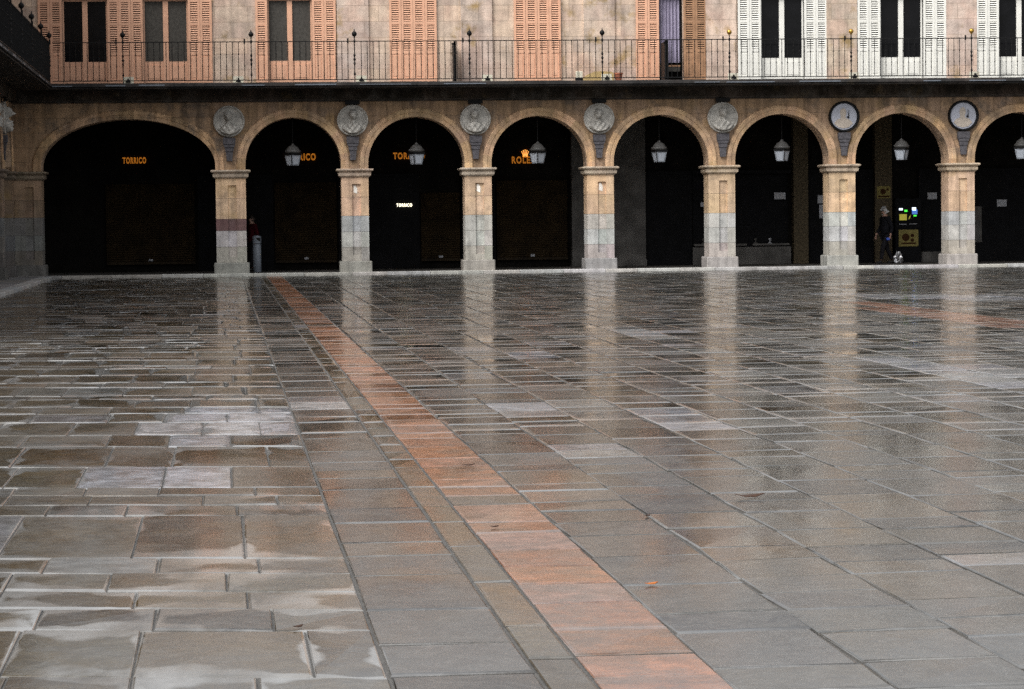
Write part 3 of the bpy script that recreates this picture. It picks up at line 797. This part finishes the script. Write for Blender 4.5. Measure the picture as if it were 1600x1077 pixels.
def crown(k, mat, y0, y1, name):
    cr = MB(); n = 5
    bx = [(-.085+.0425*i) for i in range(n)]
    top = [(-.17, .16), (-.09, .22), (0, .245), (.09, .22), (.17, .16)]
    for i in range(n):
        b, (tx, tz) = bx[i], top[i]; w = .016*k
        cr.prism([(b-w, -.03), (b+w, -.03), (tx+w*.6, tz), (tx-w*.6, tz)], y0-.0007*i, y1)
        cr.lathe([(.004, -.012), (.022*k, -.008), (.022*k, .008), (.004, .012)], tx, (y0+y1)/2, tz, 10, 'y')
    el = [(.115*k*math.cos(a*PI/12), -.055+.042*k*math.sin(a*PI/12)) for a in range(24)]
    cr.prism(el, y0-.006, y1)
    return cr.build(name, mat, t, origin=(0, 0, 0))
c1 = crown(1.25, m_glow, -.01, .02, 'crown_glow'); c1.location = (.05, 0, .165); c1.scale = (.62, 1, .62)
c2 = crown(.85, m_glowhot, -.03, -.012, 'crown'); c2.location = (.05, 0, .165); c2.scale = (.62, 1, .62)
el = MB(); el.prism([(.05+.048*math.cos(a*PI/12), .130+.014*math.sin(a*PI/12)) for a in range(24)], -.05, -.037); el.build('crown_opening', m_letter, t)

# ------------------------------------------------------------------ papers, machine, bin
def card(name, x, z, w, h, y, mat, label, cat, tilt=0):
    mb = MB(); mb.box(-w/2, w/2, -.008, .0, -h/2, h/2); o = mb.build(name, mat); o.location = (x, y, z); o.rotation_euler = (0, tilt, 0); tag(o, label, cat); return o
card('notice', 15.97, 2.20, .36, .21, 4.40, m_paper, 'white paper notice in the dark shop window left of the tiled pier', 'notice')
card('notice', 20.82, 2.15, .30, .21, 4.42, m_paper, 'white paper notice between the lit machine and the pier to its right', 'notice')
card('notice', 23.05, 1.90, .31, .22, 4.42, m_paper, 'white paper notice in the last arch at the right edge of the photo', 'notice')
card('notice', 17.28, 2.08, .22, .25, 4.42, m_paper, 'upper of two pale papers half hidden behind a pier', 'notice')
card('notice', 17.33, 1.70, .22, .42, 4.42, m_paper, 'lower and longer of two pale papers half hidden behind a pier', 'notice')
card('hanging_banner', 22.14, 1.24, .52, 1.12, 4.41, m_greyst, 'tall dull grey panel half hidden behind the pier at the far right', 'banner')
card('poster', 19.23, 2.28, .42, .38, 4.24, m_poster, 'brown and yellow poster with round shapes above the white haired person', 'poster')
pb = bpy.data.objects['poster']
q = MB(); q.lathe([(.09, 0), (.09, .004)], -.02, -.009, .02, 16, 'y'); q.lathe([(.04, 0), (.04, .004)], .12, -.009, .08, 12, 'y'); q.box(-.18, .18, -.013, -.009, -.16, -.11); q.build('print', m_brown, pb)
for i, (x, z, w) in enumerate(((16.95, 2.74, .22), (16.98, .30, .20), (20.5, 2.62, .16), (20.55, .32, .16), (20.55, .72, .15))):
    pass
vm = thing('vending_machine', (19.98, 4.1, ZF), label='dark machine with white and green lights over a yellow panel of round shapes', cat='machine')
b = MB(); b.cbox(-.42, .42, 0, .45, 0, 2.0, .02); b.box(-.38, .38, -.012, 0, 1.25, 1.30); b.box(-.36, .36, -.025, -.001, 1.05, 1.09); b.build('cabinet', m_black, vm)
for nm, x, z, w, h, mt in (('white_lamp', -.24, 1.66, .055, .03, m_led_w), ('white_lamp', .18, 1.665, .06, .045, m_led_w), ('green_lamp', -.08, 1.61, .045, .03, m_led_g), ('green_lamp', .21, 1.455, .045, .022, m_led_g), ('blue_screen', .20, 1.57, .085, .07, m_led_b), ('screen', -.17, 1.41, .115, .095, m_scr)):
    k = MB(); k.box(x-w, x+w, -.02, -.001, z-h, z+h); k.build(nm, mt, vm)
k = MB(); k.prism([(.0, 1.34), (.05, 1.38), (.07, 1.48), (.03, 1.43)], -.02, -.001); k.build('yellow_sticker', m_scr, vm)
k = MB(); k.box(.02, .26, -.03, -.013, 1.19, 1.205); k.box(-.3, -.06, -.03, -.013, 1.18, 1.20); k.build('coin_tray', m_paper, vm)
pn = MB(); pn.box(-.31, .31, -.012, -.001, .50, 1.02); pn = pn.build('poster_panel', m_poster, vm)
q = MB(); q.lathe([(.12, 0), (.12, .004)], -.09, -.012, .78, 18, 'y'); q.lathe([(.055, 0), (.055, .004)], .12, -.012, .84, 14, 'y'); q.lathe([(.055, 0), (.055, .004)], .12, -.012, .69, 14, 'y'); q.box(-.24, .24, -.016, -.0125, .57, .62); q.build('print', m_brown, pn)
# display in the shop window
t = thing('display_clock', (14.30, 4.42, .72), label='small round pale clock on the shop window shelf', cat='clock')
k = MB(); k.lathe([(.16, 0), (.17, .03), (.15, .05), (.13, .045)], 0, .02, .20, 24, 'y'); k.build('case', m_greyst, t)
k = MB(); k.lathe([(.125, .03), (.125, .05)], 0, .018, .20, 24, 'y'); k.build('dial', m_paper, t)
k = MB(); k.prism([(-.20, 0), (.20, 0), (.12, .07), (-.12, .07)], -.05, .05); k.build('foot', m_greyst, t)
for i, (x, lb) in enumerate(((13.55, 'leftmost small pale jewel stand on the display shelf'), (13.78, 'small pale jewel stand just left of the round clock'), (15.2, 'small pale jewel stand at the left end of the right hand shelf'), (15.65, 'small jewel stand with a white tag on the right hand shelf'))):
    k = MB(); k.lathe([(.07, 0), (.075, .015), (.02, .04), (.018, .09), (.055, .13), (.03, .17)], 0, 0, 0, 12)
    o = k.build('jewel_stand', m_greyst if i < 3 else m_paper, None, True); o.location = (x, 4.42, .72); tag(o, lb, 'stand', 'stands in the shop window')
card('display_card', 13.7, 1.93, .46, .14, 4.45, m_paper, 'wide pale card lying aslant high in the shop window', 'card', .12)
card('display_card', 14.38, 1.93, .20, .16, 4.45, m_steel, 'small blue grey card beside the wide pale card in the shop window', 'card')
# litter bin by the first pier
t = thing('litter_bin', (-.30, .95, ZF), label='slim grey metal litter bin with slanted dark mouth beside the first pier', cat='bin')
k = MB(); prof = [(.115, 0), (.115, .02), (.122, .03), (.122, .83), (.118, .835)]; k.lathe(prof, 0, 0, 0, 20); k.build('body', m_steel, t, True)
k = MB(); k.lathe([(.122, .85), (.13, .86), (.13, 1.04), (.10, 1.075), (.03, 1.09)], 0, 0, 0, 20); k = k.build('hood', m_steel, t)
q = MB(); q.prism([(-.03, 1.02), (.02, .95), (.10, .93), (.11, 1.0), (.06, 1.03)], -.135, -.10); q.build('mouth', m_iron, k)
# floodlights and clutter on the balcony
for i, (x, lb) in enumerate(((-3.88, 'by the post at the left end'), (-.5-.25, 'between the second and third peach windows'), (2.78, 'left of the left closed peach window'), (6.42, 'between the two closed peach windows'), (9.90, 'beside the ochre bundle'), (13.62, 'left of the first white window'), (17.20, 'between the first two white windows'), (20.80, 'between the last two white windows'))):
    t = thing('floodlight', (x, -.93, 5.554), label='black floodlight on a cream bracket '+lb, cat='floodlight', group='floodlights on the balcony floor')
    k = MB(); k.box(-.15, .15, .10, .12, 0, .20); k.box(-.15, -.10, -.04, .099, 0, .03); k.box(.10, .15, -.04, .099, 0, .03); k.build('bracket', m_plast, t)
    k = MB(); k.prism([(-.08, .03), (.08, .03), (.05, .09), (.02, .11), (.015, .15), (-.015, .15), (-.02, .11), (-.05, .09)], -.06, .06); k.build('lamp_head', m_iron, t)
t = thing('meter_box', (9.13, -.55, 5.554), label='small cream box with a black base on the balcony floor', cat='box')
k = MB(); k.cbox(-.10, -.004, -.08, .08, .10, .29, .012); k.cbox(.004, .10, -.08, .08, .10, .29, .012); k.build('body', m_plast, t)
k = MB(); k.cbox(-.11, .11, -.09, .09, 0, .098, .01); k.build('base', m_iron, t)
k = MB(); n = 24
pts = [(-.58, 0), (.42, 0), (.42, .22), (.36, .27), (.1, .29), (-.15, .28), (-.34, .2), (-.47, .1)]
k.prism(pts, -.22, .22); o = k.build('covered_bundle', m_tarp); o.location = (9.72, -.42, 5.554); tag(o, 'low rounded ochre bundle on the balcony floor by the wall', 'bundle')
k = MB(); k.lathe([(.085, 0), (.12, .2), (.135, .21), (.135, .25), (.11, .25), (.10, .2), (.02, .19)], 0, 0, 0, 16); o = k.build('flower_pot', m_terra); o.location = (10.30, -.40, 5.554); tag(o, 'terracotta pot beside the ochre bundle on the balcony', 'pot')

# ------------------------------------------------------------------ people
def skin_body(name, chain, mat, parent, sub=2):
    """chain: list of (key, position, radius, parent key)"""
    me = bpy.data.meshes.new(name); idx = {k: i for i, (k, *_r) in enumerate(chain)}
    me.from_pydata([c[1] for c in chain], [(idx[c[3]], idx[c[0]]) for c in chain if c[3]], [])
    o = bpy.data.objects.new(name, me); C.objects.link(o)
    md = o.modifiers.new('skin', 'SKIN'); md.use_smooth_shade = True
    for i, c in enumerate(chain):
        sv = me.skin_vertices[0].data[i]; r = c[2]; sv.radius = (r, r) if not isinstance(r, tuple) else r; sv.use_root = (i == 0)
    sb = o.modifiers.new('sub', 'SUBSURF'); sb.levels = sub; sb.render_levels = sub
    dg = bpy.context.evaluated_depsgraph_get(); m2 = bpy.data.meshes.new_from_object(o.evaluated_get(dg)); m2.name = name
    bpy.data.objects.remove(o); bpy.data.meshes.remove(me)
    m2.materials.clear(); m2.materials.append(mat); m2.polygons.foreach_set('use_smooth', [True]*len(m2.polygons))
    q = bpy.data.objects.new(name, m2); C.objects.link(q); q.parent = parent
    return q
def hand(chain, root, pos, d, tag_, side, grip=.6):
    """palm plus five fingers hanging from a wrist; d is the forearm direction"""
    d = Vector(d).normalized(); a = Vector((0, 1, 0)); f = Vector((side, 0, 0))
    palm = Vector(pos)+d*.06; chain.append((tag_+'palm', tuple(palm), .022, root))
    for i, (o, L) in enumerate(((-.026, .062), (-.009, .074), (.009, .070), (.026, .056))):
        k = palm+d*.035+a*o; chain.append((f'{tag_}f{i}a', tuple(k), .0095, tag_+'palm'))
        k2 = k+d*L*.55-f*L*.15*grip; chain.append((f'{tag_}f{i}b', tuple(k2), .0085, f'{tag_}f{i}a'))
        chain.append((f'{tag_}f{i}c', tuple(k2+d*L*.25-f*L*.45*grip), .007, f'{tag_}f{i}b'))
    k = palm-a*.03-f*.01; chain.append((tag_+'t1', tuple(k+d*.01), .010, tag_+'palm')); chain.append((tag_+'t2', tuple(k+d*.045-a*.012), .008, tag_+'t1'))
def person(loc, rz, label, coat, hair, hgt=1.70, stride=.22, long_coat=True, beard=False):
    """walks towards local -y"""
    t = thing('person', loc, rz, label=label, cat='person')
    k = hgt/1.72
    def p(x, y, z): return (x*k, y*k, z*k)
    hipL, hipR = p(.09, 0, .90), p(-.09, 0, .90)
    body = [('pel', p(0, 0, .95), .13*k, None), ('sp1', p(0, -.01, 1.12), .125*k, 'pel'), ('sp2', p(0, -.02, 1.30), .135*k, 'sp1'), ('chest', p(0, -.015, 1.40), .11*k, 'sp2'), ('neck', p(0, -.03, 1.49), .052*k, 'chest'),
            ('h1', p(0, -.055, 1.57), .068*k, 'neck'), ('h2', p(0, -.05, 1.64), .082*k, 'h1'), ('h3', p(0, -.04, 1.69), .062*k, 'h2'), ('nose', p(0, -.140, 1.60), .014*k, 'h1')]
    for s, n, st in ((1, 'L', stride), (-1, 'R', -stride)):
        body += [('hip'+n, p(.085*s, 0, .88), .092*k, 'pel'), ('kn'+n, p(.09*s, -st*.55-.03, .48), .062*k, 'hip'+n), ('an'+n, p(.09*s, -st*.9+(.08 if st < 0 else 0), .09), .042*k, 'kn'+n)]
        body += [('sh'+n, p(.17*s, -.015, 1.41), .062*k, 'chest'), ('el'+n, p(.23*s, .03+st*.25, 1.13), .048*k, 'sh'+n), ('wr'+n, p(.23*s, -.08+st*.5, .90), .031*k, 'el'+n)]
        hand(body, 'wr'+n, p(.23*s, -.08+st*.5, .90), (0, -.2, -1), 'hd'+n, s)
    skin_body('body', body, m_skin, t)
    # coat, trousers, shoes, hair follow the same skeleton a little wider
    ct = [('a', p(0, -.01, 1.12), (.185*k, .15*k), None), ('b', p(0, -.02, 1.30), (.195*k, .15*k), 'a'), ('c', p(0, -.015, 1.41), (.16*k, .12*k), 'b'), ('d', p(0, -.025, 1.475), .075*k, 'c'),
          ('e', p(0, 0, .93), (.185*k, .16*k), 'a'), ('f', p(0, 0, .74 if long_coat else .86), (.19*k, .17*k), 'e')]
    for s, n, st in ((1, 'L', stride), (-1, 'R', -stride)):
        ct += [('sh'+n, p(.175*s, -.015, 1.405), .082*k, 'c'), ('el'+n, p(.235*s, .03+st*.25, 1.13), .066*k, 'sh'+n), ('wr'+n, p(.232*s, -.07+st*.47, .92), .050*k, 'el'+n)]
    skin_body('coat', ct, coat, t)
    tr = [('pel', p(0, 0, .93), .15*k, None)]
    for s, n, st in ((1, 'L', stride), (-1, 'R', -stride)):
        tr += [('hip'+n, p(.088*s, 0, .86), .105*k, 'pel'), ('kn'+n, p(.09*s, -st*.55-.03, .48), .078*k, 'hip'+n), ('an'+n, p(.09*s, -st*.9+(.08 if st < 0 else 0), .10), .062*k, 'kn'+n)]
    skin_body('trousers', tr, m_trou, t)
    for s, st in ((1, stride), (-1, -stride)):
        y = (-st*.9+(.08 if st < 0 else 0))*k; x = .09*s*k
        skin_body('shoe', [('a', (x, y+.03, .06*k), .05*k, None), ('b', (x, y-.07, .042*k), .044*k, 'a'), ('c', (x, y-.17, .032*k), .032*k, 'b')], m_shoe, t, 1)
    hr = [('a', p(0, -.02, 1.665), (.094*k, .085*k), None), ('b', p(0, .01, 1.60), (.085*k, .06*k), 'a'), ('c', p(0, .0, 1.53), .05*k, 'b'), ('d', p(0, -.085, 1.715), .05*k, 'a')]
    skin_body('hair', hr, hair, t)
    if beard: skin_body('beard', [('a', p(0, -.105, 1.535), (.05*k, .035*k), None), ('b', p(0, -.085, 1.50), .03*k, 'a')], hair, t)
    fc = MB()
    for s in (-1, 1): fc.lathe([(.004, -.004), (.012, 0), (.004, .006)], .03*s*k, -.128*k, 1.63*k, 8, 'y')
    fc.box(-.022*k, .022*k, -.128*k, -.118*k, 1.553*k, 1.560*k); fc.build('face_features', m_brown, t)
    er = MB()
    for s in (-1, 1): er.lathe([(.006, -.02), (.02, -.01), (.022, .01), (.006, .03)], .088*s*k, -.05*k, 1.605*k, 8)
    er.build('ears', m_skin, t, True)
    return t
pA = person((18.98, 2.9, ZF-.004), -1.25, 'white haired person in a long black coat walking under the arcade beside the lit machine', m_coat, m_hair, 1.70, .24, True, True)
pB = person((-.43, 3.6, ZF-.004), -1.1, 'person in a dark red jacket standing in shadow behind the grey litter bin', m_red, m_dhair, 1.68, .10, False)
k = MB(); k.cbox(-.05, .05, -.06, .06, 0, .07, .012); o = k.build('pouch', m_blue); o.location = (18.98, 2.62, .80); tag(o, 'small bright blue item held at the side of the white haired person', 'pouch')
bg = MB(); n = 14
for i in range(7):
    for j in range(n):
        a = 2*PI*j/n; r = (.09, .12, .11, .12, .09, .06, .04)[i]*(1+.34*math.sin(j*2.3+i*1.7))
        bg.v.append((r*math.cos(a)*1.1, r*math.sin(a)*.7, .06*i))
for i in range(6):
    for j in range(n): bg.face((i*n+j, i*n+(j+1) % n, (i+1)*n+(j+1) % n, (i+1)*n+j))
bg.face(tuple(range(n-1, -1, -1))); bg.face(tuple(6*n+j for j in range(n)))
o = bg.build('bag', m_silver); o.location = (19.42, 3.1, ZF); tag(o, 'crumpled shiny silver bag on the arcade floor right of the white haired person', 'bag')

# ------------------------------------------------------------------ bits on the wet ground
def bit(px, py, mat, label, s=.03, rz=.4):
    g = ground(px, py); k = MB()
    pts = [(-1, -.1), (-.4, -.5), (.3, -.45), (1, .05), (.4, .5), (-.5, .4)]
    i = len(k.v); k.v += [(x*s, y*s*.7, .004+.25*s*abs(x)) for x, y in pts]+[(x*s, y*s*.7, .0005+.25*s*abs(x)) for x, y in pts]
    k.face(tuple(range(6))); k.face(tuple(range(11, 5, -1)))
    for j in range(6): k.face((j, 6+j, 6+(j+1) % 6, (j+1) % 6))
    o = k.build('leaf', mat); o.location = (g.x, g.y, .003); o.rotation_euler = (0, 0, rz); tag(o, label, 'leaf', None)
m_leafo = plain('orange_leaf', (.50, .16, .04), .6, .2, 30); m_leafb = plain('brown_leaf', (.06, .03, .018), .6, .2, 30)
bit(1018, 915, m_leafo, 'bright orange leaf on grey paving to the right of the red band', .035)
bit(1012, 808, m_leafb, 'small brown leaf beyond the bright orange leaf on the paving', .03, 1)
bit(1172, 779, m_leafb, 'long dark scrap on the right hand paving far from the red band', .09, .1)
bit(773, 825, m_leafb, 'tiny brown leaf lying on the red paving band', .025)
bit(732, 729, m_leafb, 'dark leaf on the far part of the red paving band', .045, .2)
bit(466, 982, m_leafb, 'dark red brown scrap on the left hand paving', .03, .8)

# ------------------------------------------------------------------ light
w = bpy.data.worlds.new('World'); bpy.context.scene.world = w; w.use_nodes = True
nt = w.node_tree; bgn = nt.nodes['Background']
sky = nt.nodes.new('ShaderNodeTexSky'); sky.sky_type = 'NISHITA'; sky.sun_disc = False
SE, SAZ = math.radians(48), math.radians(225)
sky.sun_elevation = SE; sky.sun_rotation = SAZ; sky.air_density = 1.0; sky.dust_density = 4.0
hs = nt.nodes.new('ShaderNodeHueSaturation'); hs.inputs['Saturation'].default_value = .16
nt.links.new(sky.outputs[0], hs.inputs['Color']); nt.links.new(hs.outputs[0], bgn.inputs[0]); bgn.inputs[1].default_value = .122
sd = bpy.data.lights.new('sun', 'SUN'); sd.energy = 1.5; sd.angle = math.radians(40); sd.color = (1, .98, .95)
so = bpy.data.objects.new('sun', sd); C.objects.link(so); so.location = (0, -40, 40)
dirv = Vector((math.sin(SAZ)*math.cos(SE), math.cos(SAZ)*math.cos(SE), math.sin(SE)))
so.rotation_euler = dirv.to_track_quat('Z', 'Y').to_euler()
sc = bpy.context.scene
sc.view_settings.view_transform = 'Standard'; sc.view_settings.look = 'None'; sc.view_settings.gamma = 1; sc.view_settings.exposure = 0.70
sc.cycles.use_denoising = False
sc.cycles.max_bounces = 6; sc.cycles.diffuse_bounces = 3; sc.cycles.sample_clamp_indirect = 3.0
